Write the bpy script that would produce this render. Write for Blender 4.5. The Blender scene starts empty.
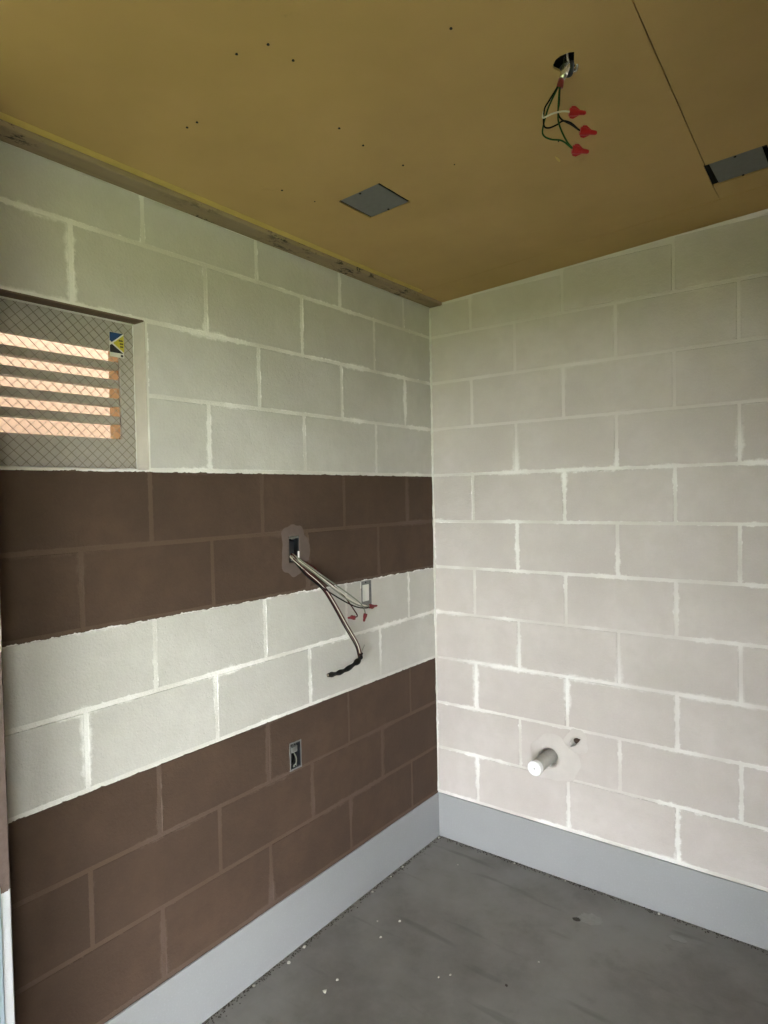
import bpy, bmesh, math, random
from mathutils import Vector, Matrix
random.seed(7)
scene = bpy.context.scene
COL = scene.collection
M_ = 0.4064          # block module length
C_ = 0.2032          # course height

# ------------------------------------------------------------------ camera
cam_d = bpy.data.cameras.new('camera')
cam = bpy.data.objects.new('camera', cam_d)
COL.objects.link(cam)
yaw, pit, rol = 0.6490, -0.0268, -0.0201
fw = Vector((-math.sin(yaw)*math.cos(pit), math.cos(yaw)*math.cos(pit), math.sin(pit)))
rt = Vector((math.cos(yaw), math.sin(yaw), 0.0))
up = rt.cross(fw)
rt2 = rt*math.cos(rol) + up*math.sin(rol)
up2 = -rt*math.sin(rol) + up*math.cos(rol)
mw = Matrix((rt2, up2, -fw)).transposed().to_4x4()
mw.translation = Vector((1.5993, -2.4732, 1.5458))
cam.matrix_world = mw
cam_d.sensor_fit = 'HORIZONTAL'
cam_d.sensor_width = 36.0
cam_d.lens = 657.03*36.0/768.0
cam_d.clip_start = 0.02
cam_d.clip_end = 200
scene.camera = cam

# ------------------------------------------------------------------ light
w = bpy.data.worlds.new('world')
scene.world = w
w.use_nodes = True
wn = w.node_tree
bg = wn.nodes['Background']
bg.inputs[0].default_value = (0.95, 0.98, 1.0, 1)      # bright hazy sky
bg.inputs[1].default_value = 1.0
SUN_DIR = Vector((-0.35, -0.90, -1.3))   # from the right and behind the building
sd = bpy.data.lights.new('sun', 'SUN')
sd.energy = 2.0
sd.angle = math.radians(1.0)
sd.color = (1.0, 0.95, 0.86)
sun = bpy.data.objects.new('sun', sd)
COL.objects.link(sun)
sun.rotation_euler = SUN_DIR.to_track_quat('-Z', 'Y').to_euler()
sun.location = (4, 3, 8)

vs = scene.view_settings
vs.view_transform = 'Standard'
vs.look = 'None'
vs.gamma = 1.0
vs.use_curve_mapping = False
vs.exposure = 5.2
scene.cycles.max_bounces = 10
scene.cycles.diffuse_bounces = 8
scene.cycles.use_denoising = True

# ------------------------------------------------------------------ node helpers
def new_mat(name):
    m = bpy.data.materials.new(name)
    m.use_nodes = True
    nt = m.node_tree
    b = nt.nodes['Principled BSDF']
    return m, nt, b

def nmath(nt, op, a, b=None, c=None):
    n = nt.nodes.new('ShaderNodeMath')
    n.operation = op
    for i, v in enumerate((a, b, c)):
        if v is None: continue
        if isinstance(v, (int, float)): n.inputs[i].default_value = v
        else: nt.links.new(v, n.inputs[i])
    return n.outputs[0]

def noise(nt, scale, detail=4.0, rough=0.55, vec=None, out=0):
    n = nt.nodes.new('ShaderNodeTexNoise')
    n.inputs['Scale'].default_value = scale
    n.inputs['Detail'].default_value = detail
    n.inputs['Roughness'].default_value = rough
    if vec is not None: nt.links.new(vec, n.inputs['Vector'])
    return n.outputs[out]

def ramp(nt, fac, lo, hi, a=0.0, b=1.0):
    n = nt.nodes.new('ShaderNodeMapRange')
    n.interpolation_type = 'SMOOTHSTEP'
    nt.links.new(fac, n.inputs['Value'])
    n.inputs['From Min'].default_value = lo
    n.inputs['From Max'].default_value = hi
    n.inputs['To Min'].default_value = a
    n.inputs['To Max'].default_value = b
    return n.outputs[0]

def mix(nt, fac, a, b):
    n = nt.nodes.new('ShaderNodeMix')
    n.data_type = 'RGBA'
    if isinstance(fac, (int, float)): n.inputs[0].default_value = fac
    else: nt.links.new(fac, n.inputs[0])
    for i, v in ((6, a), (7, b)):
        if isinstance(v, tuple): n.inputs[i].default_value = (v[0], v[1], v[2], 1)
        else: nt.links.new(v, n.inputs[i])
    return n.outputs[2]

def bump(nt, b, h, strength, dist):
    n = nt.nodes.new('ShaderNodeBump')
    n.inputs['Strength'].default_value = strength
    n.inputs['Distance'].default_value = dist
    nt.links.new(h, n.inputs['Height'])
    nt.links.new(n.outputs[0], b.inputs['Normal'])

def position(nt):
    g = nt.nodes.new('ShaderNodeNewGeometry')
    return g.outputs['Position']

def split(nt, v):
    s = nt.nodes.new('ShaderNodeSeparateXYZ')
    nt.links.new(v, s.inputs[0])
    return s.outputs

def plain(name, col, rough=0.6, metal=0.0, var=0.12, scale=40.0, spec=0.5):
    m, nt, b = new_mat(name)
    p = position(nt)
    f = noise(nt, scale, 4, 0.6, p)
    dark = tuple(c*(1-var) for c in col)
    lite = tuple(min(1, c*(1+var)) for c in col)
    nt.links.new(mix(nt, f, dark, lite), b.inputs['Base Color'])
    b.inputs['Roughness'].default_value = rough
    b.inputs['Metallic'].default_value = metal
    b.inputs['Specular IOR Level'].default_value = spec
    return m

# ------------------------------------------------------------------ wall paint materials
LIGHT_A = (0.585, 0.565, 0.530)
LIGHT_B = (0.495, 0.475, 0.440)
LIGHT_RA = (0.605, 0.555, 0.530)
LIGHT_RB = (0.515, 0.468, 0.440)
JOINT = (0.86, 0.845, 0.82)
BROWN_A = (0.088, 0.055, 0.038)
BROWN_B = (0.064, 0.041, 0.029)
BJOINT = (0.114, 0.079, 0.064)

def joint_distance(nt, p, axis):
    s = split(nt, p)
    u = s[0] if axis == 'x' else nmath(nt, 'MULTIPLY', s[1], -1.0)
    zr = nmath(nt, 'DIVIDE', s[2], C_)
    row = nmath(nt, 'FLOOR', zr)
    par = nmath(nt, 'FLOORED_MODULO', row, 2.0)
    uu = nmath(nt, 'ADD', nmath(nt, 'DIVIDE', u, M_), nmath(nt, 'MULTIPLY', par, 0.5))
    fu = nmath(nt, 'FRACT', uu)
    du = nmath(nt, 'MULTIPLY', nmath(nt, 'SUBTRACT', 0.5, nmath(nt, 'ABSOLUTE', nmath(nt, 'SUBTRACT', fu, 0.5))), M_)
    fz = nmath(nt, 'FRACT', zr)
    dz = nmath(nt, 'MULTIPLY', nmath(nt, 'SUBTRACT', 0.5, nmath(nt, 'ABSOLUTE', nmath(nt, 'SUBTRACT', fz, 0.5))), C_)
    return s, du, dz

def block_mat(name, axis, ca, cb, cj, reach, patchy):
    """painted concrete block face, with the joint wash creeping over its edges"""
    m, nt, b = new_mat(name)
    p = position(nt)
    s, du, dz = joint_distance(nt, p, axis)
    big = noise(nt, 2.6, 4, 0.6, p)
    mid = noise(nt, 14.0, 5, 0.65, p)
    fine = noise(nt, 160.0, 3, 0.7, p)
    # uneven edge: joint wash wider in some places than in others
    wob = nmath(nt, 'MULTIPLY', nmath(nt, 'SUBTRACT', noise(nt, 34.0, 4, 0.7, p), 0.5), 0.026)
    wide = ramp(nt, noise(nt, 3.3, 3, 0.5, p), 0.42, 0.72, 0.55, 1.7)
    d = nmath(nt, 'MINIMUM', nmath(nt, 'MULTIPLY', du, 0.85), dz)
    d = nmath(nt, 'ADD', d, wob)
    d = nmath(nt, 'DIVIDE', d, wide)
    mask = ramp(nt, d, reach*0.25, reach, 1.0, 0.0)
    keep = ramp(nt, noise(nt, 1.7, 3, 0.6, p), 0.30, 0.62, patchy, 1.0)
    if axis == 'x':       # fully painted over above head height
        keep = nmath(nt, 'MULTIPLY', keep, ramp(nt, nmath(nt, 'ADD', s[2], nmath(nt, 'MULTIPLY', big, 0.3)), 1.72, 1.92, 1.0, 0.22))
    mask = nmath(nt, 'MULTIPLY', mask, keep)
    base = mix(nt, ramp(nt, big, 0.3, 0.7), cb, ca)
    base = mix(nt, nmath(nt, 'MULTIPLY', ramp(nt, mid, 0.35, 0.7), 0.5), base, cb)
    base = mix(nt, nmath(nt, 'MULTIPLY', ramp(nt, fine, 0.45, 0.75), 0.35), base, ca)
    col = mix(nt, mask, base, cj)
    nt.links.new(col, b.inputs['Base Color'])
    b.inputs['Roughness'].default_value = 0.82
    b.inputs['Specular IOR Level'].default_value = 0.25
    h = nmath(nt, 'ADD', nmath(nt, 'MULTIPLY', fine, 0.5), nmath(nt, 'MULTIPLY', noise(nt, 60, 3, 0.6, p), 0.6))
    h = nmath(nt, 'ADD', h, nmath(nt, 'MULTIPLY', mask, 0.5))
    bump(nt, b, h, 0.55, 0.004)
    return m

def mortar_mat(name, axis, banded):
    m, nt, b = new_mat(name)
    p = position(nt)
    s = split(nt, p)
    wob = nmath(nt, 'MULTIPLY', nmath(nt, 'SUBTRACT', noise(nt, 26.0, 4, 0.7, p), 0.5), 0.022)
    z = nmath(nt, 'ADD', s[2], wob)
    lt = mix(nt, ramp(nt, noise(nt, 3.3, 3, 0.5, p), 0.35, 0.65), (0.62, 0.595, 0.545), JOINT)
    keep = ramp(nt, noise(nt, 1.7, 3, 0.6, p), 0.30, 0.62, 0.35 if banded else 0.15, 1.0)
    if not banded:
        keep = nmath(nt, 'MULTIPLY', keep, ramp(nt, nmath(nt, 'ADD', s[2], nmath(nt, 'MULTIPLY', noise(nt, 2.6, 4, 0.6, p), 0.3)), 1.72, 1.92, 1.0, 0.22))
    lt = mix(nt, keep, LIGHT_A if banded else LIGHT_RA, lt)
    if banded:
        bn = mix(nt, nmath(nt, 'MULTIPLY', ramp(nt, noise(nt, 1.7, 3, 0.6, p), 0.38, 0.60), noise(nt, 9.0, 4, 0.6, p)), BROWN_A, BJOINT)
        def inside(a, c):
            return nmath(nt, 'MULTIPLY', nmath(nt, 'GREATER_THAN', z, a), nmath(nt, 'LESS_THAN', z, c))
        f = nmath(nt, 'ADD', inside(6*C_-0.004, 8*C_-0.006), inside(-1.0, 4*C_-0.006))
        col = mix(nt, f, lt, bn)
    else:
        col = lt
    nt.links.new(col, b.inputs['Base Color'])
    b.inputs['Roughness'].default_value = 0.9
    bump(nt, b, noise(nt, 120, 4, 0.7, p), 0.5, 0.004)
    return m

MAT = {}
MAT['light_l'] = block_mat('pale_block_paint_left', 'y', LIGHT_A, LIGHT_B, JOINT, 0.0105, 0.35)
MAT['light_r'] = block_mat('pale_block_paint_right', 'x', LIGHT_RA, LIGHT_RB, JOINT, 0.0110, 0.10)
MAT['brown'] = block_mat('brown_block_paint', 'y', BROWN_A, BROWN_B, BJOINT, 0.0110, 0.0)
MAT['mortar_l'] = mortar_mat('mortar_left', 'y', True)
MAT['mortar_r'] = mortar_mat('mortar_right', 'x', False)

def floor_mat():
    m, nt, b = new_mat('bare_concrete_floor')
    p = position(nt)
    big = noise(nt, 1.6, 5, 0.6, p)
    mid = noise(nt, 7.0, 6, 0.65, p)
    fine = noise(nt, 90.0, 4, 0.7, p)
    c = mix(nt, ramp(nt, big, 0.3, 0.72), (0.175, 0.164, 0.152), (0.255, 0.248, 0.238))
    c = mix(nt, nmath(nt, 'MULTIPLY', ramp(nt, mid, 0.45, 0.75), 0.4), c, (0.29, 0.283, 0.27))
    c = mix(nt, nmath(nt, 'MULTIPLY', ramp(nt, mid, 0.5, 0.25), 0.4), c, (0.12, 0.11, 0.10))
    c = mix(nt, nmath(nt, 'MULTIPLY', ramp(nt, fine, 0.55, 0.8), 0.25), c, (0.26, 0.25, 0.23))
    # drag marks
    mp = nt.nodes.new('ShaderNodeMapping')
    mp.inputs['Rotation'].default_value = (0, 0, math.radians(62))
    mp.inputs['Scale'].default_value = (2.2, 16, 1)
    nt.links.new(p, mp.inputs[0])
    st = noise(nt, 1.0, 3, 0.5, mp.outputs[0])
    c = mix(nt, nmath(nt, 'MULTIPLY', ramp(nt, st, 0.60, 0.72), 0.30), c, (0.065, 0.060, 0.056))
    nt.links.new(c, b.inputs['Base Color'])
    b.inputs['Roughness'].default_value = 0.62
    b.inputs['Specular IOR Level'].default_value = 0.35
    bump(nt, b, fine, 0.25, 0.002)
    return m
MAT['floor'] = floor_mat()

def coat_mat():
    m, nt, b = new_mat('grey_base_coating')
    p = position(nt)
    a = noise(nt, 3.0, 4, 0.6, p)
    f = noise(nt, 150, 3, 0.7, p)
    c = mix(nt, a, (0.275, 0.280, 0.285), (0.325, 0.33, 0.335))
    c = mix(nt, nmath(nt, 'MULTIPLY', ramp(nt, f, 0.5, 0.8), 0.3), c, (0.42, 0.43, 0.44))
    nt.links.new(c, b.inputs['Base Color'])
    b.inputs['Roughness'].default_value = 0.5
    bump(nt, b, f, 0.2, 0.002)
    return m
MAT['coat'] = coat_mat()

def ceil_mat():
    m, nt, b = new_mat('tan_ceiling_board')
    p = position(nt)
    a = noise(nt, 1.8, 4, 0.6, p)
    f = noise(nt, 120, 3, 0.7, p)
    c = mix(nt, ramp(nt, a, 0.3, 0.7), (0.42, 0.28, 0.10), (0.50, 0.335, 0.128))
    smudge = ramp(nt, noise(nt, 9, 5, 0.7, p), 0.66, 0.78)
    c = mix(nt, nmath(nt, 'MULTIPLY', smudge, 0.35), c, (0.16, 0.11, 0.05))
    c = mix(nt, nmath(nt, 'MULTIPLY', f, 0.15), c, (0.42, 0.31, 0.15))
    nt.links.new(c, b.inputs['Base Color'])
    b.inputs['Roughness'].default_value = 0.75
    bump(nt, b, f, 0.15, 0.002)
    return m
MAT['ceil'] = ceil_mat()

def plate_wood_mat():
    m, nt, b = new_mat('stained_wood_plate')
    p = position(nt)
    mp = nt.nodes.new('ShaderNodeMapping')
    mp.inputs['Scale'].default_value = (40, 2.5, 40)
    nt.links.new(p, mp.inputs[0])
    g = noise(nt, 1.0, 5, 0.6, mp.outputs[0])
    c = mix(nt, g, (0.20, 0.15, 0.09), (0.33, 0.25, 0.15))
    mp2 = nt.nodes.new('ShaderNodeMapping')
    mp2.inputs['Scale'].default_value = (1.0, 0.45, 1.0)
    nt.links.new(p, mp2.inputs[0])
    mould = nmath(nt, 'MULTIPLY', ramp(nt, noise(nt, 45, 6, 0.75, mp2.outputs[0]), 0.53, 0.60),
                  ramp(nt, noise(nt, 3.0, 2, 0.5, p), 0.42, 0.6))
    c = mix(nt, nmath(nt, 'MULTIPLY', mould, 0.9), c, (0.012, 0.010, 0.008))
    nt.links.new(c, b.inputs['Base Color'])
    b.inputs['Roughness'].default_value = 0.85
    bump(nt, b, g, 0.4, 0.003)
    return m
MAT['wood'] = plate_wood_mat()

MAT['batten'] = plain('yellow_batten', (0.58, 0.43, 0.12), 0.7, var=0.2, scale=18)
MAT['black'] = plain('black_void', (0.006, 0.006, 0.006), 0.9, var=0.3)
MAT['galv'] = plain('galvanised_steel', (0.16, 0.165, 0.165), 0.55, 0.3, var=0.15, scale=60)
MAT['box'] = plain('box_steel', (0.20, 0.205, 0.20), 0.45, 0.6, var=0.35, scale=120)
MAT['boxdark'] = plain('box_plastic_blue_black', (0.007, 0.009, 0.013), 0.5, var=0.4, scale=90)
MAT['louver'] = plain('louver_grey_paint', (0.44, 0.405, 0.36), 0.6, var=0.15, scale=40)
MAT['glare_hem'] = plain('louver_glare_white', (0.80, 0.80, 0.80), 0.5, var=0.05)  # white stands in for the sunlit glare line along each blade
MAT['mesh'] = plain('screen_wire', (0.24, 0.205, 0.165), 0.7, 0.0, var=0.2)
MAT['caulk'] = plain('white_caulk', (0.66, 0.65, 0.60), 0.7, var=0.12, scale=60)
MAT['jamb'] = plain('jamb_paint', (0.50, 0.455, 0.40), 0.85, var=0.15, scale=20)
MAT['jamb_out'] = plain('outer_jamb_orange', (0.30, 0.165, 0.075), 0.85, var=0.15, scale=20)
MAT['angle'] = plain('rusty_lintel_angle', (0.13, 0.085, 0.055), 0.8, var=0.35, scale=30)
MAT['patch_b'] = plain('brown_patch_mortar', (0.122, 0.090, 0.078), 0.9, var=0.18, scale=25)
MAT['patch_w'] = plain('pale_patch_mortar', (0.565, 0.525, 0.495), 0.9, var=0.10, scale=25)
MAT['pvc'] = plain('pipe_painted', (0.50, 0.49, 0.45), 0.6, var=0.15, scale=50)
MAT['cap'] = plain('white_test_cap', (0.86, 0.86, 0.87), 0.35, var=0.03)
MAT['w_black'] = plain('wire_black', (0.004, 0.0038, 0.0038), 0.55, var=0.3, spec=0.15)
MAT['w_white'] = plain('wire_white', (0.66, 0.63, 0.54), 0.4, var=0.15)
MAT['w_red'] = plain('wire_dark_red', (0.055, 0.008, 0.009), 0.5, var=0.25, spec=0.2)
MAT['w_green'] = plain('wire_green', (0.008, 0.055, 0.012), 0.5, var=0.25, spec=0.2)
MAT['w_grey'] = plain('wire_grey_green', (0.20, 0.215, 0.17), 0.45, var=0.25)
MAT['nut'] = plain('nut_red', (0.33, 0.006, 0.012), 0.4, var=0.1)
MAT['nutd'] = plain('nut_dark_red', (0.16, 0.008, 0.012), 0.4, var=0.15)
MAT['tape'] = plain('black_tape', (0.004, 0.0037, 0.0037), 0.55, var=0.3, spec=0.2)
MAT['copper'] = plain('bare_copper', (0.30, 0.25, 0.20), 0.4, 0.7, var=0.2)
MAT['silver'] = plain('connector_zinc', (0.62, 0.60, 0.56), 0.25, 0.9, var=0.2, scale=200)
MAT['s_blue'] = plain('sticker_blue', (0.010, 0.045, 0.13), 0.45, var=0.1)
MAT['s_yel'] = plain('sticker_yellow', (0.60, 0.52, 0.045), 0.45, var=0.08)
MAT['s_blk'] = plain('sticker_black', (0.014, 0.013, 0.016), 0.45, var=0.2)
MAT['s_wht'] = plain('sticker_white', (0.75, 0.74, 0.70), 0.5, var=0.05)
MAT['stone'] = plain('pale_debris', (0.55, 0.53, 0.48), 0.9, var=0.3, scale=300)
MAT['dirt'] = plain('dark_grit', (0.055, 0.048, 0.040), 0.95, var=0.6, scale=300)
MAT['splat'] = plain('plaster_splash', (0.30, 0.293, 0.28), 0.9, var=0.2, scale=60)
MAT['rust'] = plain('rusty_stub', (0.045, 0.024, 0.015), 0.8, var=0.4, scale=200)
MAT['frame'] = plain('blue_grey_steel_frame', (0.24, 0.29, 0.33), 0.45, var=0.08)
MAT['orange'] = plain('orange_block_wall', (0.062, 0.0315, 0.0115), 0.85, var=0.12, scale=6)
MAT['roof'] = plain('unseen_roof_sheet', (0.3, 0.3, 0.3), 0.7)
MAT['apron'] = plain('concrete_apron', (0.10, 0.098, 0.075), 0.9, var=0.15, scale=5)
MAT['grass'] = plain('grass', (0.080, 0.108, 0.020), 0.95, var=0.35, scale=8)
MAT['wall_plain'] = plain('unseen_wall_paint', (0.24, 0.215, 0.17), 0.85, var=0.08, scale=3)

# ------------------------------------------------------------------ geometry helpers
def link(name, me, mat, parent=None, smooth=False):
    o = bpy.data.objects.new(name, me)
    COL.objects.link(o)
    if mat is not None:
        me.materials.clear()
        me.materials.append(MAT[mat] if isinstance(mat, str) else mat)
    if parent is not None:
        o.parent = parent
    if smooth:
        for p in me.polygons: p.use_smooth = True
    return o

def from_bm(name, bm, mat, parent=None, smooth=False):
    bmesh.ops.recalc_face_normals(bm, faces=bm.faces[:])
    me = bpy.data.meshes.new(name)
    bm.to_mesh(me)
    bm.free()
    return link(name, me, mat, parent, smooth)

def bm_box(bm, lo, hi, bevel=0.0):
    sx, sy, sz = (hi[i]-lo[i] for i in range(3))
    r = bmesh.ops.create_cube(bm, size=1.0, matrix=Matrix.Translation([(lo[i]+hi[i])/2 for i in range(3)]) @ Matrix.Diagonal((sx, sy, sz, 1)))
    if bevel > 0:
        vs_ = r['verts']
        es = list({e for v in vs_ for e in v.link_edges})
        bmesh.ops.bevel(bm, geom=es, offset=bevel, segments=1, affect='EDGES')

def box(name, lo, hi, mat, parent=None, bevel=0.0):
    bm = bmesh.new()
    bm_box(bm, lo, hi, bevel)
    return from_bm(name, bm, mat, parent)

def outline_mesh(name, outer, holes, thick, fn):
    """flat outline with holes, given thickness; fn maps (u, v, w) to world"""
    cu = bpy.data.curves.new(name, 'CURVE')
    cu.dimensions = '2D'
    cu.fill_mode = 'BOTH'
    cu.extrude = thick/2
    for loop in [outer] + list(holes):
        sp = cu.splines.new('POLY')
        sp.points.add(len(loop)-1)
        for pt, (a, c) in zip(sp.points, loop):
            pt.co = (a, c, 0, 1)
        sp.use_cyclic_u = True
    tmp = bpy.data.objects.new(name, cu)
    COL.objects.link(tmp)
    dg = bpy.context.evaluated_depsgraph_get()
    me = bpy.data.meshes.new_from_object(tmp.evaluated_get(dg))
    COL.objects.unlink(tmp)
    bpy.data.objects.remove(tmp)
    bpy.data.curves.remove(cu)
    for v in me.vertices:
        v.co = fn(v.co.x, v.co.y, v.co.z - thick/2)
    bm = bmesh.new()
    bm.from_mesh(me)
    bmesh.ops.remove_doubles(bm, verts=bm.verts[:], dist=1e-6)
    bmesh.ops.recalc_face_normals(bm, faces=bm.faces[:])
    bm.to_mesh(me)
    bm.free()
    me.name = name
    return me

def rect(a0, a1, b0, b1):
    return [(a0, b0), (a1, b0), (a1, b1), (a0, b1)]

def onleft(u, v, w_):  return Vector((w_, -u, v))        # u = distance from the corner, w_ = height over the wall face
def onright(u, v, w_): return Vector((u, -w_, v))

def catmull(pts, n=8):
    P = [Vector(p) for p in pts]
    P = [P[0]*2-P[1]] + P + [P[-1]*2-P[-2]]
    out = []
    for i in range(1, len(P)-2):
        for k in range(n):
            t = k/n
            a, b, c, d = P[i-1], P[i], P[i+1], P[i+2]
            out.append(0.5*((2*b) + (c-a)*t + (2*a-5*b+4*c-d)*t*t + (3*b-a-3*c+d)*t*t*t))
    out.append(P[-2])
    return out

def bm_tube(bm, pts, rad, seg=8):
    """rad: number or list per point"""
    n = len(pts)
    rings = []
    nrm = None
    for i, p in enumerate(pts):
        t = (pts[min(i+1, n-1)] - pts[max(i-1, 0)]).normalized()
        if nrm is None:
            nrm = t.orthogonal().normalized()
        else:
            nrm = (nrm - t*nrm.dot(t)).normalized()
        bi = t.cross(nrm)
        r = rad[i] if isinstance(rad, (list, tuple)) else rad
        rings.append([bm.verts.new(p + (nrm*math.cos(2*math.pi*k/seg) + bi*math.sin(2*math.pi*k/seg))*r) for k in range(seg)])
    for a, b in zip(rings, rings[1:]):
        for k in range(seg):
            bm.faces.new((a[k], a[(k+1) % seg], b[(k+1) % seg], b[k]))
    bm.faces.new(rings[0][::-1])
    bm.faces.new(rings[-1])

def tube(name, pts, rad, mat, parent=None, seg=8, smooth_n=6):
    bm = bmesh.new()
    bm_tube(bm, catmull(pts, smooth_n) if smooth_n else [Vector(p) for p in pts], rad, seg)
    return from_bm(name, bm, mat, parent, True)

def wire_nut(a, b, r0, mat, parent):
    """twist-on connector: ribbed skirt, tapering body, rounded tip and two wings"""
    a, b = Vector(a), Vector(b)
    d = (b-a)
    L = d.length
    t = d.normalized()
    bm = bmesh.new()
    prof = [(0.0, 0.86), (0.04, 1.0), (0.30, 0.97), (0.52, 0.78), (0.60, 0.62), (0.90, 0.52), (0.97, 0.40), (1.0, 0.18)]
    bm_tube(bm, [a + t*(L*s) for s, _ in prof], [r0*q for _, q in prof], 10)
    n = t.orthogonal().normalized()
    side = t.cross(n).normalized()
    for s in (-1, 1):
        pts = [(0.06, 0.9), (0.10, 1.35), (0.30, 1.45), (0.62, 0.6)]
        vs1, vs2 = [], []
        for q, rr in pts:
            c = a + t*(L*q) + side*(s*r0*rr)
            vs1.append(bm.verts.new(c + n*r0*0.16))
            vs2.append(bm.verts.new(c - n*r0*0.16))
        bm.faces.new(vs1); bm.faces.new(vs2[::-1])
        for k in range(4):
            bm.faces.new((vs1[k], vs1[(k+1) % 4], vs2[(k+1) % 4], vs2[k]))
    return from_bm('wire_nut', bm, mat, parent, False)

def empty(name, loc, label=None, cat=None, group=None, kind=None):
    o = bpy.data.objects.new(name, None)
    o.empty_display_size = 0.05
    COL.objects.link(o)
    o.location = loc
    return tag(o, label, cat, group, kind)

def tag(o, label=None, cat=None, group=None, kind=None):
    if label: o['label'] = label
    if cat: o['category'] = cat
    if group: o['group'] = group
    if kind: o['kind'] = kind
    return o

def adopt(root, *objs):
    """parent parts built in world coordinates to an Empty without moving them"""
    for o in objs:
        o.parent = root
        o.matrix_parent_inverse = Matrix.Translation(root.location).inverted()

def ragged(cx, cy, rx, ry, n, amp, seed):
    rnd = random.Random(seed)
    return [(cx + rx*math.cos(2*math.pi*k/n)*(1+rnd.uniform(-amp, amp)),
             cy + ry*math.sin(2*math.pi*k/n)*(1+rnd.uniform(-amp, amp))) for k in range(n)]

def mound(name, inner, centre, rx, ry, amp, seed, h, fn, mat, parent):
    """smeared plaster around an opening: thickest at the inner loop, feathered to nothing outside"""
    rnd = random.Random(seed)
    n = len(inner)
    outer = []
    for (a, b) in inner:
        th = math.atan2((b-centre[1])/ry, (a-centre[0])/rx)
        q = 1 + amp*(0.6*math.sin(3*th+seed) + 0.5*math.sin(5*th+2.1*seed) + 0.3*math.sin(9*th+0.7*seed))
        outer.append((centre[0] + rx*q*math.cos(th), centre[1] + ry*q*math.sin(th)))
    bm = bmesh.new()
    rings = []
    for t, hh in ((0.0, -0.004), (0.0, 0.8), (0.12, 1.0), (0.35, 0.85), (0.65, 0.5), (0.88, 0.2), (1.0, -0.05)):
        z = hh*h if hh > -0.01 or t > 0 else -0.004
        rings.append([bm.verts.new(fn(a+(c-a)*t, b+(d-b)*t, z*(1+rnd.uniform(-0.15, 0.15)))) for (a, b), (c, d) in zip(inner, outer)])
    for p, q in zip(rings, rings[1:]):
        for k in range(n):
            bm.faces.new((p[k], p[(k+1) % n], q[(k+1) % n], q[k]))
    return from_bm(name, bm, mat, parent, True)

def densify(loop, per=5):
    out = []
    for i, (a, b) in enumerate(loop):
        c, d = loop[(i+1) % len(loop)]
        for k in range(per):
            out.append((a+(c-a)*k/per, b+(d-b)*k/per))
    return out

def ceil_z(x): return 2.376 + 0.052*x

# ------------------------------------------------------------------ sizes
Y_FRONT = -4.00   # far wall of the unseen lobby added to shape the light
X_UNSEEN = 3.20
X_EAST = 2.00
WIN = (1.4224, 1.8288, 8*C_, 10*C_)          # opening in the left wall: along, along, low, high
BOX1 = (0.853, 0.902, 1.322, 1.410)
BOX2 = (0.458, 0.520, 1.108, 1.2120)
BOX3 = (0.869, 0.918, 0.6165, 0.704)
PIPE = (0.532, 0.478)
HOLE_R = [(0.6196, 0.5524), (0.6321, 0.5729), (0.6483, 0.5783), (0.6622, 0.5753), (0.652, 0.5593), (0.6378, 0.5464), (0.6236, 0.5413)]

# ------------------------------------------------------------------ floor and base
fl = box('floor', (-0.20, Y_FRONT-0.2, -0.12), (X_UNSEEN+0.2, 0.20, 0.0), 'floor')
tag(fl, 'bare grey concrete floor with dust and stains', None, None, 'structure')
bl = box('baseboard_left', (0.0, -1.902, 0.0), (0.006, -0.0062, C_-0.006), 'coat', None, 0.002)
tag(bl, 'smooth light grey coated base along the left wall', None, None, 'structure')
br = box('baseboard_right', (0.0, -0.006, 0.0), (X_EAST, 0.0, C_-0.006), 'coat', None, 0.002)
tag(br, 'smooth grey coated base along the right wall', None, None, 'structure')

# ------------------------------------------------------------------ block walls
GAP = 0.010
block_cache = {}
def block_mesh(L, H):
    key = (round(L, 4), round(H, 4))
    if key not in block_cache:
        bm = bmesh.new()
        bm_box(bm, (-0.040, -L/2, -H/2), (0.0, L/2, H/2), 0.0022)
        bmesh.ops.recalc_face_normals(bm, faces=bm.faces[:])
        me = bpy.data.meshes.new('block')
        bm.to_mesh(me)
        bm.free()
        block_cache[key] = me
    return block_cache[key]

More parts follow.
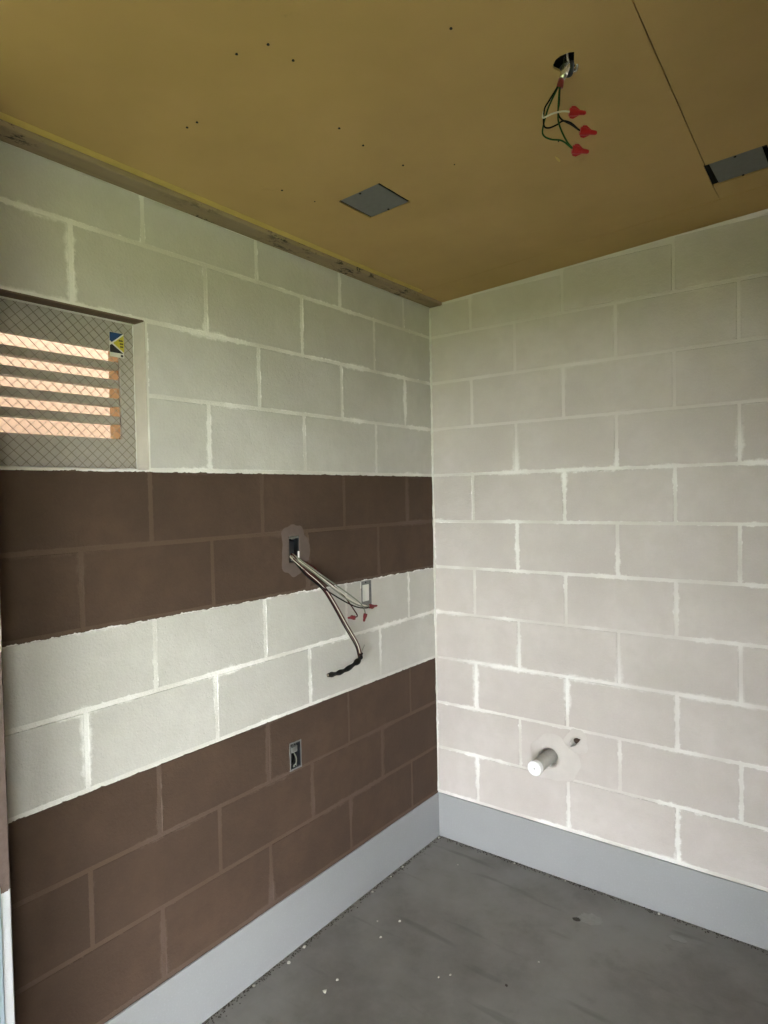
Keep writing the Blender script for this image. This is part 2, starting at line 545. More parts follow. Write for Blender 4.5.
def lay_blocks(parent, side, length, mat_of_row, cuts, window=None):
    """running bond: even courses break at whole modules, odd ones at half modules"""
    for r in range(1, 12):
        z0 = r*C_ + GAP/2
        z1 = (r+1)*C_ - GAP/2
        if r == 11: z1 = 2.368 if side == 'L' else None
        first = M_/2 if r % 2 else M_
        marks = [0.0]
        u = first
        while u < length - 0.05:
            marks.append(u)
            u += M_
        marks.append(length)
        for a, b in zip(marks, marks[1:]):
            u0 = a + (GAP/2 if a > 0 else 0.002)
            u1 = b - GAP/2
            if window and r in (8, 9):
                if u0 > window[0]-0.02: 
                    if u1 < window[1]+0.03: continue
                    u0 = max(u0, window[1] + 0.004)
                elif u1 > window[0]-0.01: u1 = window[0] - 0.003
                if u1-u0 < 0.03: continue
            zz1 = z1
            if zz1 is None:
                zz1 = ceil_z(min(u0, u1)) - 0.004
            m = mat_of_row(r)
            hs = [h for h in cuts if all(u0 < q[0] < u1 and z0 < q[1] < zz1 for q in h)]
            if hs:
                fn = onleft if side == 'L' else onright
                me = outline_mesh('block', rect(u0, u1, z0, zz1), hs, 0.040, fn)
                o = link('block', me, m, parent)
            else:
                me = block_mesh(u1-u0, zz1-z0)
                o = bpy.data.objects.new('block', me)
                COL.objects.link(o)
                o.parent = parent
                if not me.materials: me.materials.append(None)
                o.material_slots[0].link = 'OBJECT'
                o.material_slots[0].material = MAT[m]
                dep = random.uniform(-0.0006, 0.0006)
                if side == 'L':
                    o.location = (dep, -(u0+u1)/2, (z0+zz1)/2)
                else:
                    o.location = ((u0+u1)/2, -dep, (z0+zz1)/2)
                    o.rotation_euler = (0, 0, -math.pi/2)

def circle(cx, cy, r, n=20):
    return [(cx + r*math.cos(2*math.pi*k/n), cy + r*math.sin(2*math.pi*k/n)) for k in range(n)]

left_cuts = [rect(*BOX1), rect(*BOX2), rect(*BOX3)]
right_cuts = [HOLE_R, ragged(PIPE[0], PIPE[1], 0.0385, 0.037, 18, 0.06, 3)]
LLEN = -Y_FRONT
me = outline_mesh('wall_left', rect(-0.0, LLEN, 0.0, 2.50), [rect(*WIN)] + left_cuts, 0.19,
                  lambda u, v, w_: onleft(u, v, w_ - 0.0014))
wl = tag(link('wall_left', me, 'mortar_l'), 'left block wall painted in brown and pale bands', None, None, 'structure')
lay_blocks(wl, 'L', 1.89, lambda r: 'brown' if r in (1, 2, 3, 6, 7) else 'light_l', left_cuts, WIN)
me = outline_mesh('wall_right', rect(-0.19, X_EAST, 0.0, 2.62), right_cuts, 0.19,
                  lambda u, v, w_: onright(u, v, w_ - 0.0014))
wr = tag(link('wall_right', me, 'mortar_r'), 'right block wall painted pale grey with white joints', None, None, 'structure')
lay_blocks(wr, 'R', X_EAST, lambda r: 'light_r', right_cuts)

bm = bmesh.new()
cz = [0.205 + 0.018*i for i in range(120)]
bm_tube(bm, [Vector((0.0015, -0.0015, z)) for z in cz if z < 2.362], [0.0028 + 0.0040*random.random()**2 for z in cz if z < 2.362], 8)
from_bm('corner_bead', bm, 'caulk', wr, True)

# pier that closes the left wall towards the viewer, with its own bands of paint
def pier_mat():
    m, nt, b = new_mat('pier_paint')
    p = position(nt)
    s = split(nt, p)
    z = nmath(nt, 'ADD', s[2], nmath(nt, 'MULTIPLY', nmath(nt, 'SUBTRACT', noise(nt, 40, 4, 0.7, p), 0.5), 0.05))
    f = nmath(nt, 'MULTIPLY', nmath(nt, 'GREATER_THAN', z, 0.766), nmath(nt, 'LESS_THAN', z, 1.245))
    lo = nmath(nt, 'LESS_THAN', z, 0.766)
    c = mix(nt, noise(nt, 30, 4, 0.6, p), (0.50, 0.44, 0.38), (0.62, 0.58, 0.52))
    c = mix(nt, lo, c, (0.42, 0.43, 0.445))
    c = mix(nt, f, c, mix(nt, noise(nt, 60, 4, 0.7, p), (0.07, 0.045, 0.035), (0.15, 0.11, 0.10)))
    nt.links.new(c, b.inputs['Base Color'])
    b.inputs['Roughness'].default_value = 0.9
    bump(nt, b, noise(nt, 80, 4, 0.7, p), 0.5, 0.004)
    return m
MAT['pier'] = pier_mat()
pier = box('trim_3', (0.0, -2.09, 0.0), (0.2, -1.8975, 2.37), 'pier', None, 0.003)
tag(pier, 'rough painted end of the short wall at the left edge', None, None, 'structure')
box('steel_frame', (0.185, -2.10, 0.0), (0.204, -1.918, 0.78), 'frame', pier, 0.002)

# unseen wall added beside the viewer; its end shades part of the right wall
wf = box('wall_shading', (1.60, -2.09, 0.0), (X_UNSEEN, -1.90, 2.46), 'wall_plain')
tag(wf, 'unseen plain wall added right of the viewer to shade the right wall', None, None, 'structure')
we = box('wall_east', (X_EAST, -1.90, 0.0), (X_EAST+0.19, 0.0, 2.46), 'wall_plain')
tag(we, 'side wall of the alcove beyond the right edge of the view', None, None, 'structure')
DOOR_E = (3.20, 3.90, 1.88)      # openings of the added lobby, placed to steer the daylight
DOOR_F = (1.05, 3.05, 1.88)
def wall_with_gap(name, a0, a1, top, d, fn, label):  # unseen wall added around the viewer, cut open for daylight
    me = outline_mesh(name, [(a0, 0.0), (d[0], 0.0), (d[0], d[2]), (d[1], d[2]), (d[1], 0.0), (a1, 0.0), (a1, top), (a0, top)], [], 0.19, fn)
    tag(link(name, me, 'wall_plain'), label, None, None, 'structure')
wall_with_gap('wall_added_side', 1.90, -Y_FRONT, 2.53, DOOR_E, lambda u, v, w_: Vector((X_UNSEEN - w_, -u, v)), 'unseen side wall added with an opening to let daylight in')
wall_with_gap('wall_added_front', -0.19, X_UNSEEN+0.19, 2.53, DOOR_F, lambda u, v, w_: Vector((u, Y_FRONT + w_, v)), 'unseen wall added behind the viewer with an opening that shapes the daylight')

# ------------------------------------------------------------------ ceiling
def onceil(u, v, w_): return Vector((u, v, ceil_z(u) - w_))     # w_ = 0 at the visible face, negative goes up
V1 = (0.345, 0.497, -1.011, -0.859)
V2 = (1.204, 1.357, -0.453, -0.302)
HOLE_C = [(1.0519, -1.14), (1.0644, -1.1538), (1.0762, -1.1581), (1.0938, -1.1561), (1.1026, -1.1497), (1.0923, -1.1251), (1.0857, -1.0993), (1.0677, -1.0857), (1.0584, -1.1049), (1.0499, -1.1274)]
me = outline_mesh('ceiling', rect(0.0, X_UNSEEN, Y_FRONT, 0.0), [], 0.02, lambda u, v, w_: onceil(u, v, w_ - 0.075))
ce = tag(link('ceiling', me, 'black'), 'tan boarded ceiling sloping up to the right', None, None, 'structure')
SX0, SX1 = 1.2005, 1.236      # board seam runs slightly askew
def seam(y): return 1.198 + (y+0.186)*(-0.0361)
main = [(0.095, -0.192), (0.095, Y_FRONT), (seam(Y_FRONT)-0.0012, Y_FRONT), (seam(-0.456)-0.0012, -0.456),
        (V2[0]-0.0012, -0.453), (V2[0]-0.006, -0.302), (seam(-0.19)-0.0012, -0.192)]
link('board', outline_mesh('board', main, [rect(*V1), HOLE_C], 0.006, onceil), 'ceil', ce)
side_b = [(seam(-0.453)+0.0012, -0.4535), (seam(Y_FRONT)+0.0012, Y_FRONT), (X_UNSEEN, Y_FRONT), (X_UNSEEN, -0.192), (seam(-0.192)+0.0012, -0.192),
          (V2[0]-0.003, -0.302), (V2[1], -0.302), (V2[1], -0.4535)]
link('board', outline_mesh('board', side_b, [], 0.006, onceil), 'ceil', ce)
link('board', outline_mesh('board', [(0.0675, -0.1900), (0.8, -0.1895), (1.1, -0.1870), (X_EAST, -0.1855), (X_EAST, -0.0005), (0.0675, -0.0005)], [], 0.014, onceil), 'ceil', ce)
# cavity sides behind the boards along the left edge
t1 = box('trim_1', (0.0005, -1.89, 2.3670), (0.066, -0.001, 2.40), 'wood', None, 0.002)
tag(t1, 'brown stained wooden plate with black mould along the left wall top', None, None, 'structure')
t2 = link('trim_2', outline_mesh('trim_2', [(0.0672, -1.89), (0.0940, -1.89), (0.0925, -0.9), (0.0870, -0.105), (0.0672, -0.105)], [], 0.014, lambda u, v, w_: Vector((u, v, 2.3808 - w_))), 'batten')
tag(t2, 'narrow yellow batten between wooden plate and ceiling boards', None, None, 'structure')
rf = link('roof', outline_mesh('roof', rect(-0.95, X_UNSEEN+0.5, Y_FRONT-0.5, 0.5), [], 0.05, lambda u, v, w_: onceil(u, v, w_ - 0.19)), 'roof')  # unseen slab added to block sky; eave widened to shade the outside wall
tag(rf, 'unseen roof slab added over the ceiling to block the sky', None, None, 'structure')
for nm, lo, hi in (('roof_edge', (-0.2, Y_FRONT-0.2, 2.49), (0.0, 0.2, 2.56)),):
    box(nm, lo, hi, 'roof', rf)
link('paint_spot', outline_mesh('paint_spot', ragged(0.915, -0.778, 0.004, 0.017, 12, 0.3, 8), [], 0.0006, lambda u, v, w_: onceil(u, v, w_ + 0.0008)), 'batten', ce)
# nail heads
for k, (x, y) in enumerate([(0.334, -1.52), (0.366, -1.517), (0.664, -1.577), (0.668, -1.514), (0.60, -1.60), (0.949, -1.376), (0.585, -1.28), (0.599, -1.042), (0.28, -1.17), (0.581, -1.186), (0.30, -1.06), (0.95, -0.86), (0.70, -0.95)]):
    bm = bmesh.new()
    rr = 0.0032 if k < 10 else 0.002
    bmesh.ops.create_cone(bm, cap_ends=True, segments=8, radius1=rr, radius2=rr*0.7, depth=0.002, matrix=Matrix.Translation((x, y, ceil_z(x)-0.0006)))
    from_bm('nail_head', bm, 'black', ce)

# ------------------------------------------------------------------ window louver
y_in = lambda d: -d
wn1 = empty('window_1', (-0.06, -1.6256, 8*C_), 'grey louvered vent window with orange daylight behind wire mesh', None, None, 'structure')
fx = -0.062
parts = []
glare_hems = []
me = outline_mesh('frame', rect(WIN[0]+0.001, WIN[1]-0.001, WIN[2]+0.001, WIN[3]-0.001), [rect(1.463, 1.796, 1.711, 1.949)], 0.012,
                  lambda u, v, w_: onleft(u, v, w_ + fx))
parts.append(link('frame', me, 'louver'))
for k in range(6):
    zt = 1.9615 - 0.0500*k + (0.001 if k % 2 else 0)
    zt -= 0.0180
    if k >= 4: continue
    bm = bmesh.new()
    # inclined blade: high inside, low outside, thin sheet with front lip
    x0, x1, z0, z1 = fx-0.014, fx-0.052, zt-0.021, zt-0.0390
    prof = [(x0, z0), (x0-0.003, z0+0.0012), (x1, z1+0.002), (x1, z1), (x0-0.001, z0-0.0215), (x0, z0-0.0215)]
    va = [bm.verts.new((x, -1.462, z)) for x, z in prof]
    vb = [bm.verts.new((x, -1.797, z)) for x, z in prof]
    n = len(prof)
    for i in range(n): bm.faces.new((va[i], va[(i+1) % n], vb[(i+1) % n], vb[i]))
    bm.faces.new(va[::-1]); bm.faces.new(vb)
    bl_ = from_bm('blade', bm, 'louver')
    parts.append(bl_)
    hm = tube('glare_hem', [(x1, -1.463, z1), (x1, -1.63, z1), (x1, -1.796, z1)], 0.0018, 'glare_hem', None, 6, 1)  # tube added under the blade as a painted glare line
    hm.parent = bl_
    glare_hems.append(hm)
bm = bmesh.new()
pitch = 0.0262
u0, u1, z0, z1 = WIN[0]+0.004, WIN[1]-0.004, WIN[2]+0.004, WIN[3]-0.004
xs = fx + 0.004
k = -40
for k in range(-40, 80):
    for sgn in (1, -1):
        # line z = z0 + sgn*(u-u0) + k*pitch
        pts = []
        c = k*pitch
        cand = []
        for u in (u0, u1):
            z = z0 + sgn*(u-u0)*0.93 + c
            if z0 <= z <= z1: cand.append((u, z))
        for z in (z0, z1):
            u = u0 + (z - z0 - c)/(sgn*0.93)
            if u0 < u < u1: cand.append((u, z))
        if len(cand) == 2 and (Vector(cand[0])-Vector(cand[1])).length > 0.01:
            bm_tube(bm, [Vector((xs+0.0006*sgn, -cand[0][0], cand[0][1])), Vector((xs+0.0006*sgn, -cand[1][0], cand[1][1]))], 0.0009, 4)
parts.append(from_bm('wire_mesh', bm, 'mesh'))
bm = bmesh.new()
bead = 0.004
for a, b in (((u0-0.003, z0-0.003), (u0-0.003, z1+0.003)), ((u0, z1+0.002), (u1, z1+0.002)), ((u0, z0-0.002), (u1, z0-0.002))):
    n = 24
    pts = []
    rr = []
    for i in range(n+1):
        t = i/n
        pts.append(Vector((fx+0.006, -(a[0]+(b[0]-a[0])*t), a[1]+(b[1]-a[1])*t)))
        rr.append(bead*random.uniform(0.7, 1.25))
    bm_tube(bm, pts, rr, 6)
parts.append(from_bm('caulk_bead', bm, 'caulk'))
adopt(wn1, *parts)
box('jamb_face', (-0.056, -1.4262, WIN[2]+0.001), (-0.003, -1.4216, WIN[3]-0.001), 'jamb', wl, 0.001)
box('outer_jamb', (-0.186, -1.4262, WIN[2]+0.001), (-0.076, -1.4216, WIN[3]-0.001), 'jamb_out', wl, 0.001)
box('lintel_angle', (-0.045, -WIN[1], WIN[3]-0.004), (-0.002, -WIN[0]-0.004, WIN[3]+0.003), 'angle', wl, 0.001)

# sticker hanging on the mesh in the upper corner of the vent
st = empty('product_sticker', (fx+0.008, -1.478, 1.942), 'small blue, yellow and black sticker on the vent window mesh corner', 'sticker')
sy0, sy1, sz0, sz1 = 1.456, 1.498, 1.943, 1.998
fs = lambda off: (lambda u, v, w_: onleft(u, v, w_ + fx + off))
cx_, cz_ = 1.4925, 1.9690
sp = [link('backing', outline_mesh('backing', rect(sy0, sy1, sz0-0.011, sz1), [], 0.0008, fs(0.0080)), 's_wht'),
      link('blue_field', outline_mesh('blue_field', [(sy1-0.0006, sz1-0.0006), (sy0+0.002, sz1-0.0006), (cx_-0.001, cz_+0.0015), (sy1-0.0006, cz_+0.006)], [], 0.0006, fs(0.0086)), 's_blue'),
      link('yellow_field', outline_mesh('yellow_field', [(sy0+0.0005, sz1-0.004), (sy0+0.0005, sz0+0.004), (cx_-0.005, cz_)], [], 0.0006, fs(0.0086)), 's_yel'),
      link('black_field', outline_mesh('black_field', [(sy1-0.0006, sz0+0.0006), (sy0+0.002, sz0+0.0006), (cx_-0.001, cz_-0.0035), (sy1-0.0006, cz_-0.007)], [], 0.0006, fs(0.0086)), 's_blk')]
bm = bmesh.new()
for q, (dz, a, b) in enumerate(((0.0085, 0.004, 0.016), (0.0005, 0.003, 0.013), (-0.0075, 0.003, 0.012))):
    n = 4
    for i in range(n):
        ua = sy0 + a + (b-a)*i/n
        bm_box(bm, (fx+0.0086, -(ua+(b-a)/n*0.75), cz_+dz-0.0018-0.0006*(i % 2)), (fx+0.0090, -ua, cz_+dz+0.0018+0.0007*((i+q) % 2)))
sp.append(from_bm('print_mark', bm, 's_blk'))
sp.append(box('barcode_mark', (fx+0.0080, -(sy0+0.010), sz0-0.009), (fx+0.0084, -(sy0+0.003), sz0-0.003), 's_blk'))
adopt(st, *sp)

# sunlit wall outside the vent and the ground outdoors
ow = box('wall_outside', (-1.6, -6.0, -0.12), (-1.4, 2.5, 3.2), 'orange')
tag(ow, 'orange wall seen outside through the vent window', None, None, 'structure')
pr_ = box('sky_cutoff_slab', (-0.6, Y_FRONT-2.2, 2.12), (X_UNSEEN+2.2, Y_FRONT-0.191, 2.24), 'roof')  # unseen slab added to keep high sky light off floor and lower walls
tag(pr_, 'unseen overhang added outside the opening to cut off high sky light', None, None, 'structure')
gr = box('ground_apron', (-1.4, Y_FRONT-1.6, -0.14), (X_UNSEEN+1.0, 2.5, -0.125), 'apron')
tag(gr, 'concrete apron outside', None, None, 'structure')
gg = box('ground_grass', (-20, -24, -0.20), (24, 14, -0.145), 'grass')
tag(gg, 'grass outside the entrance', None, None, 'structure')

# ------------------------------------------------------------------ outlet boxes in the left wall
def wall_box(name, R, label, shell, ring=0.0035):
    u0, u1, z0, z1 = R
    root = empty(name, (0.0, -(u0+u1)/2, z0), label, 'electrical box')
    e = 0.0006
    d = 0.046
    P = []
    bm = bmesh.new()
    t = 0.0025
    bm_box(bm, (-d, -u1+e, z0+e), (-d+t, -u0-e, z1-e))
    bm_box(bm, (-d, -u1+e, z0+e), (0.001, -u1+e+t, z1-e))
    bm_box(bm, (-d, -u0-e-t, z0+e), (0.001, -u0-e, z1-e))
    bm_box(bm, (-d, -u1+e, z0+e), (0.001, -u0-e, z0+e+t))
    bm_box(bm, (-d, -u1+e, z1-e-t), (0.001, -u0-e, z1-e))
    P.append(from_bm('box_shell', bm, shell))
    for zc in (z0+0.007, z1-0.007):
        bm = bmesh.new()
        bm_box(bm, (-0.006, -(u0+u1)/2-0.008, zc-0.0045), (-0.003, -(u0+u1)/2+0.008, zc+0.0045), 0.001)
        P.append(from_bm('mounting_ear', bm, 'box'))
        bm = bmesh.new()
        bmesh.ops.create_cone(bm, cap_ends=True, segments=10, radius1=0.0028, radius2=0.0024, depth=0.002,
                              matrix=Matrix.Translation((-0.002, -(u0+u1)/2, zc)) @ Matrix.Rotation(math.pi/2, 4, 'Y'))
        P.append(from_bm('screw_hole', bm, 'black'))
    adopt(root, *P)
    return root

b1 = wall_box('junction_box', BOX1, 'blue-black recessed junction box in the upper brown band with wires coming out', 'boxdark')
lip = box('top_lip', (-0.004, -BOX1[1]+0.003, BOX1[3]-0.008), (0.003, -BOX1[0]-0.003, BOX1[3]-0.001), 'box', None, 0.001)
side_tab = box('side_tab', (-0.004, -BOX1[0]-0.004, BOX1[2]+0.012), (0.003, -BOX1[0]-0.0008, BOX1[2]+0.035), 's_wht', None, 0.001)
bk = box('device_body', (-0.036, -BOX1[1]+0.009, BOX1[2]+0.024), (-0.012, -BOX1[0]-0.009, BOX1[3]-0.018), 'boxdark', None, 0.004)
adopt(b1, lip, side_tab, bk)
mound('mortar_patch', densify(rect(*BOX1), 14), (0.872, 1.362), 0.070, 0.090, 0.14, 11, 0.003, onleft, 'patch_b', wl)

b2 = wall_box('switch_box', BOX2, 'grey steel box in the upper pale band holding a white paper', 'box')
pl = box('face_rim', (-0.010, -BOX2[1]+0.004, BOX2[2]+0.004), (-0.006, -BOX2[0]-0.004, BOX2[3]-0.004), 'box', None, 0.001)
pp = box('white_paper', (-0.006, -BOX2[1]+0.014, BOX2[2]+0.024), (-0.002, -BOX2[0]-0.012, BOX2[3]-0.016), 's_wht', None, 0.0006)
pp['label'] = 'white paper slip with small dark print'
adopt(b2, pl, pp)
bm = bmesh.new()
for q, (dz, dy, hh) in enumerate(((0.050, 0.006, 0.003), (0.040, 0.014, 0.003), (0.030, 0.012, 0.004), (0.021, 0.013, 0.003), (0.012, 0.015, 0.003), (0.006, 0.010, 0.002))):
    bm_box(bm, (-0.002, -BOX2[1]+0.014+dy, BOX2[2]+0.024+dz-hh/2), (-0.0016, -BOX2[1]+0.014+dy+0.004, BOX2[2]+0.024+dz+hh/2))
pm = from_bm('print_mark', bm, 's_blk')
pm.parent = pp
pm.matrix_parent_inverse = pp.matrix_parent_inverse.copy()
box('edge_flake', (-0.0005, -0.5255, 1.185), (0.0012, -0.5205, 1.210), 's_wht', wl)

b3 = wall_box('outlet_box', BOX3, 'empty grey outlet box with a dark inside, low in the brown band', 'boxdark')
rnd3 = random.Random(4)
rim_in = rect(BOX3[0]+0.001, BOX3[1]-0.001, BOX3[2]+0.001, BOX3[3]-0.001)
rim_out = [(a+rnd3.uniform(-0.0012, 0.0012), b+rnd3.uniform(-0.0012, 0.0012)) for a, b in densify(rect(BOX3[0]-0.0035, BOX3[1]+0.0035, BOX3[2]-0.004, BOX3[3]+0.004), 5)]
rim = outline_mesh('plaster_rim', rim_out, [rim_in], 0.003, lambda u, v, w_: onleft(u, v, w_ + 0.0014))
rim_o = link('plaster_rim', rim, 'galv')
bb = box('back_plate', (-0.043, -BOX3[1]+0.004, BOX3[2]+0.004), (-0.040, -BOX3[0]-0.004, BOX3[3]-0.004), 'boxdark')
clamp = box('cable_clamp', (-0.020, -BOX3[1]+0.010, BOX3[3]-0.036), (-0.004, -BOX3[0]-0.008, BOX3[3]-0.014), 'box', None, 0.003)
cab = tube('cable', [(-0.03, -0.885, 0.676), (-0.018, -0.888, 0.655), (-0.014, -0.896, 0.636), (-0.02, -0.904, 0.624)], 0.0035, 'w_black')
cab2 = tube('cable', [(-0.03, -0.880, 0.665), (-0.010, -0.882, 0.648), (-0.002, -0.890, 0.632), (-0.006, -0.900, 0.621)], 0.0022, 'w_grey')
adopt(b3, rim_o, bb, clamp, cab, cab2)

# ------------------------------------------------------------------ wires out of the upper junction box
W = {}
W['red_a'] = [(-0.03, -0.876, 1.356), (0.006, -0.876, 1.3345), (0.02, -0.8374, 1.277), (0.04, -0.7847, 1.2269), (0.05, -0.7455, 1.1694), (0.055, -0.6812, 1.0736), (0.055, -0.6243, 0.9971), (0.05, -0.5995, 0.9449)]
W['white_a'] = [(-0.03, -0.894, 1.356), (0.006, -0.894, 1.3350), (0.02, -0.8371, 1.2839), (0.04, -0.7845, 1.2338), (0.05, -0.7415, 1.176), (0.055, -0.6744, 1.0761), (0.055, -0.6167, 0.9972), (0.05, -0.5919, 0.9433)]
W['black_a'] = [(-0.03, -0.888, 1.356), (0.006, -0.888, 1.3285), (0.015, -0.8373, 1.2715), (0.035, -0.782, 1.2209), (0.045, -0.7452, 1.1672), (0.05, -0.681, 1.0694), (0.05, -0.6241, 0.9928), (0.045, -0.5993, 0.9442)]
W['sheath'] = [(0.05, -0.5938, 0.9569), (0.05, -0.5937, 0.9419), (0.05, -0.6147, 0.9276), (0.055, -0.6798, 0.9155), (0.06, -0.7386, 0.9152), (0.06, -0.7859, 0.9195)]
W['black_b'] = [(-0.03, -0.880, 1.356), (0.006, -0.880, 1.3285), (0.02, -0.8376, 1.2715), (0.05, -0.7774, 1.2172), (0.07, -0.7145, 1.1738), (0.085, -0.6557, 1.1421), (0.09, -0.6075, 1.1309), (0.095, -0.5872, 1.1335)]
W['white_b'] = [(-0.03, -0.870, 1.356), (0.006, -0.870, 1.3300), (0.04, -0.8007, 1.2686), (0.07, -0.7379, 1.2136), (0.08, -0.6614, 1.1621), (0.09, -0.6002, 1.1372), (0.095, -0.5871, 1.1357)]
W['white_c'] = [(-0.03, -0.886, 1.356), (0.006, -0.886, 1.3355), (0.035, -0.8182, 1.2792), (0.06, -0.7601, 1.2252), (0.08, -0.6934, 1.1717), (0.09, -0.6276, 1.1394), (0.095, -0.593, 1.1366)]
W['green_b'] = [(-0.03, -0.866, 1.356), (0.006, -0.866, 1.3340), (0.05, -0.776, 1.258), (0.07, -0.7004, 1.2041), (0.085, -0.6348, 1.1543), (0.09, -0.6147, 1.1261), (0.09, -0.6084, 1.1035)]
W['red_b'] = [(-0.03, -0.860, 1.356), (0.006, -0.860, 1.3300), (0.03, -0.8123, 1.2978), (0.05, -0.7521, 1.2387), (0.07, -0.7011, 1.1838), (0.08, -0.6624, 1.1325), (0.085, -0.6495, 1.1077), (0.09, -0.6797, 1.1073)]
wb = empty('wire_bundle', (0.0, -0.86, 1.33), 'tangle of black, white and red wires hanging from the wall junction box', 'wires')
P = []
R0 = 0.0023
for key, mt in (('red_a', 'w_red'), ('white_a', 'w_white'), ('black_a', 'w_black'), ('black_b', 'w_black'), ('white_b', 'w_white'), ('white_c', 'w_grey'), ('green_b', 'w_grey'), ('red_b', 'w_red')):
    P.append(tube('wire', W[key], R0, mt))
P.append(tube('wire', [(a+0.004, b+0.001, c) for a, b, c in W['white_a'][1:]], R0, 'w_red'))
sp_ = catmull(W['sheath'], 8)
rs = [0.0082 + 0.0016*math.sin(i*0.9) + (0.0022 if 12 < i < 18 else 0) for i in range(len(sp_))]
bm = bmesh.new()
bm_tube(bm, sp_, rs, 10)
sh = from_bm('taped_end', bm, 'tape', None, True)
sh['label'] = 'black taped cable end'
P.append(sh)
e = Vector(W['sheath'][-1]); dirn = (e - Vector(W['sheath'][-2])).normalized()
bm = bmesh.new()
bm_tube(bm, [e - dirn*0.002, e + dirn*0.002], [0.0042, 0.0042], 8)
P.append(from_bm('conductor_end', bm, 'copper'))
P.append(tube('loose_strand', [(0.05, -0.6025, 0.9437), (0.05, -0.5873, 0.9593), (0.05, -0.5687, 0.9819)], 0.0011, 'w_grey'))
wn_ = [((0.095, -0.5901, 1.1339), (0.1, -0.5504, 1.1322)), ((0.09, -0.6714, 1.1067), (0.09, -0.7077, 1.1107)), ((0.09, -0.6077, 1.110), (0.09, -0.6187, 1.0822))]
for a, b in wn_:
    P.append(wire_nut(a, b, 0.0075, 'nutd', None))
adopt(wb, *P)

# ------------------------------------------------------------------ ceiling light point
cb = empty('ceiling_junction_box', (1.075, -1.122, ceil_z(1.075)), 'dark ragged hole with steel junction box in the tan ceiling', 'electrical box')
cup = outline_mesh('box_cup', ragged(1.076, -1.122, 0.042, 0.048, 8, 0.0, 1), [ragged(1.076, -1.122, 0.039, 0.045, 8, 0.0, 1)], 0.038, lambda u, v, w_: onceil(u, v, w_ - 0.016))
cup_o = link('box_cup', cup, 'black')
top = outline_mesh('box_back', ragged(1.076, -1.122, 0.041, 0.047, 8, 0.0, 1), [], 0.003, lambda u, v, w_: onceil(u, v, w_ - 0.052))
top_o = link('box_back', top, 'black')
adopt(cb, cup_o, top_o)
br1 = tube('bracket', [(1.090, -1.156, 2.436), (1.086, -1.143, 2.4285), (1.083, -1.128, 2.431), (1.080, -1.118, 2.440)], 0.0022, 'silver')
br2 = tube('bracket', [(1.094, -1.112, 2.440), (1.090, -1.104, 2.4275), (1.083, -1.100, 2.4285), (1.076, -1.104, 2.440)], 0.0030, 'silver')
br3 = tube('bracket', [(1.062, -1.112, 2.440), (1.069, -1.108, 2.424), (1.078, -1.110, 2.422), (1.084, -1.118, 2.440)], 0.0070, 'boxdark')
adopt(cb, br1, br2, br3)

cwb = empty('ceiling_wire_bundle', (1.068, -1.13, 2.25), 'black, green and white wires with red connectors hanging from the ceiling', 'wires')
D = {}
D['conn'] = [(1.078, -1.1261, 2.4450), (1.0759, -1.1271, 2.4234), (1.0716, -1.1304, 2.4092), (1.0674, -1.1336, 2.3991)]
D['bush'] = [(1.0679, -1.1333, 2.4005), (1.0667, -1.1343, 2.393), (1.0650, -1.1352, 2.3840)]
D['black1'] = [(1.0655, -1.1345, 2.40), (1.0623, -1.1375, 2.387), (1.047, -1.149, 2.3567), (1.0391, -1.1551, 2.3384), (1.0379, -1.156, 2.3077), (1.0453, -1.1503, 2.3014), (1.059, -1.14, 2.3072), (1.0698, -1.1317, 2.3151), (1.083, -1.1217, 2.3107), (1.0952, -1.1125, 2.2973), (1.1011, -1.108, 2.2938)]
D['black2'] = [(1.0675, -1.1340, 2.40), (1.0656, -1.1349, 2.3869), (1.0624, -1.1324, 2.3545), (1.0586, -1.1302, 2.3383), (1.0635, -1.1265, 2.3238), (1.08, -1.1139, 2.312), (1.0943, -1.1079, 2.2983)]
D['green1'] = [(1.0662, -1.1335, 2.40), (1.0631, -1.1368, 2.387), (1.0449, -1.1481, 2.3435), (1.0345, -1.1535, 2.303), (1.036, -1.1523, 2.2879), (1.0479, -1.1433, 2.28), (1.0662, -1.1295, 2.2767), (1.0827, -1.1189, 2.2604)]
D['green2'] = [(1.0670, -1.1342, 2.40), (1.0648, -1.1356, 2.3869), (1.0625, -1.1398, 2.3326), (1.065, -1.1404, 2.3053), (1.0767, -1.1315, 2.2719), (1.0889, -1.1192, 2.2531)]
D['white1'] = [(1.0635, -1.1318, 2.40), (1.0600, -1.1345, 2.387), (1.0442, -1.1455, 2.3567), (1.0368, -1.1520, 2.3384), (1.0375, -1.1605, 2.3215), (1.0457, -1.1651, 2.3173), (1.0581, -1.1557, 2.3241), (1.073, -1.1404, 2.3299), (1.0861, -1.1205, 2.3325)]
P = []
bm = bmesh.new()
bm_tube(bm, [Vector(q) for q in D['conn']], [0.0075, 0.0085, 0.0080, 0.0060], 12)
P.append(from_bm('conduit_connector', bm, 'silver', None, True))
bm = bmesh.new()
bm_tube(bm, [Vector(q) for q in D['bush']], [0.0062, 0.0068, 0.0072], 12)
P.append(from_bm('bushing', bm, 'nutd', None, True))
P[-1]['label'] = 'dark red bushing'
for key, mt in (('black1', 'w_black'), ('black2', 'w_black'), ('green1', 'w_green'), ('green2', 'w_green'), ('white1', 'w_white')):
    P.append(tube('wire', D[key], 0.0017, mt))
for a, b in (((1.080, -1.124, 2.3333), (1.1081, -1.1027, 2.3306)), ((1.0978, -1.1105, 2.2939), (1.126, -1.0891, 2.2891)), ((1.0842, -1.1209, 2.2563), (1.1123, -1.0995, 2.2504))):
    P.append(wire_nut(a, b, 0.0082, 'nut', None))
adopt(cwb, *P)

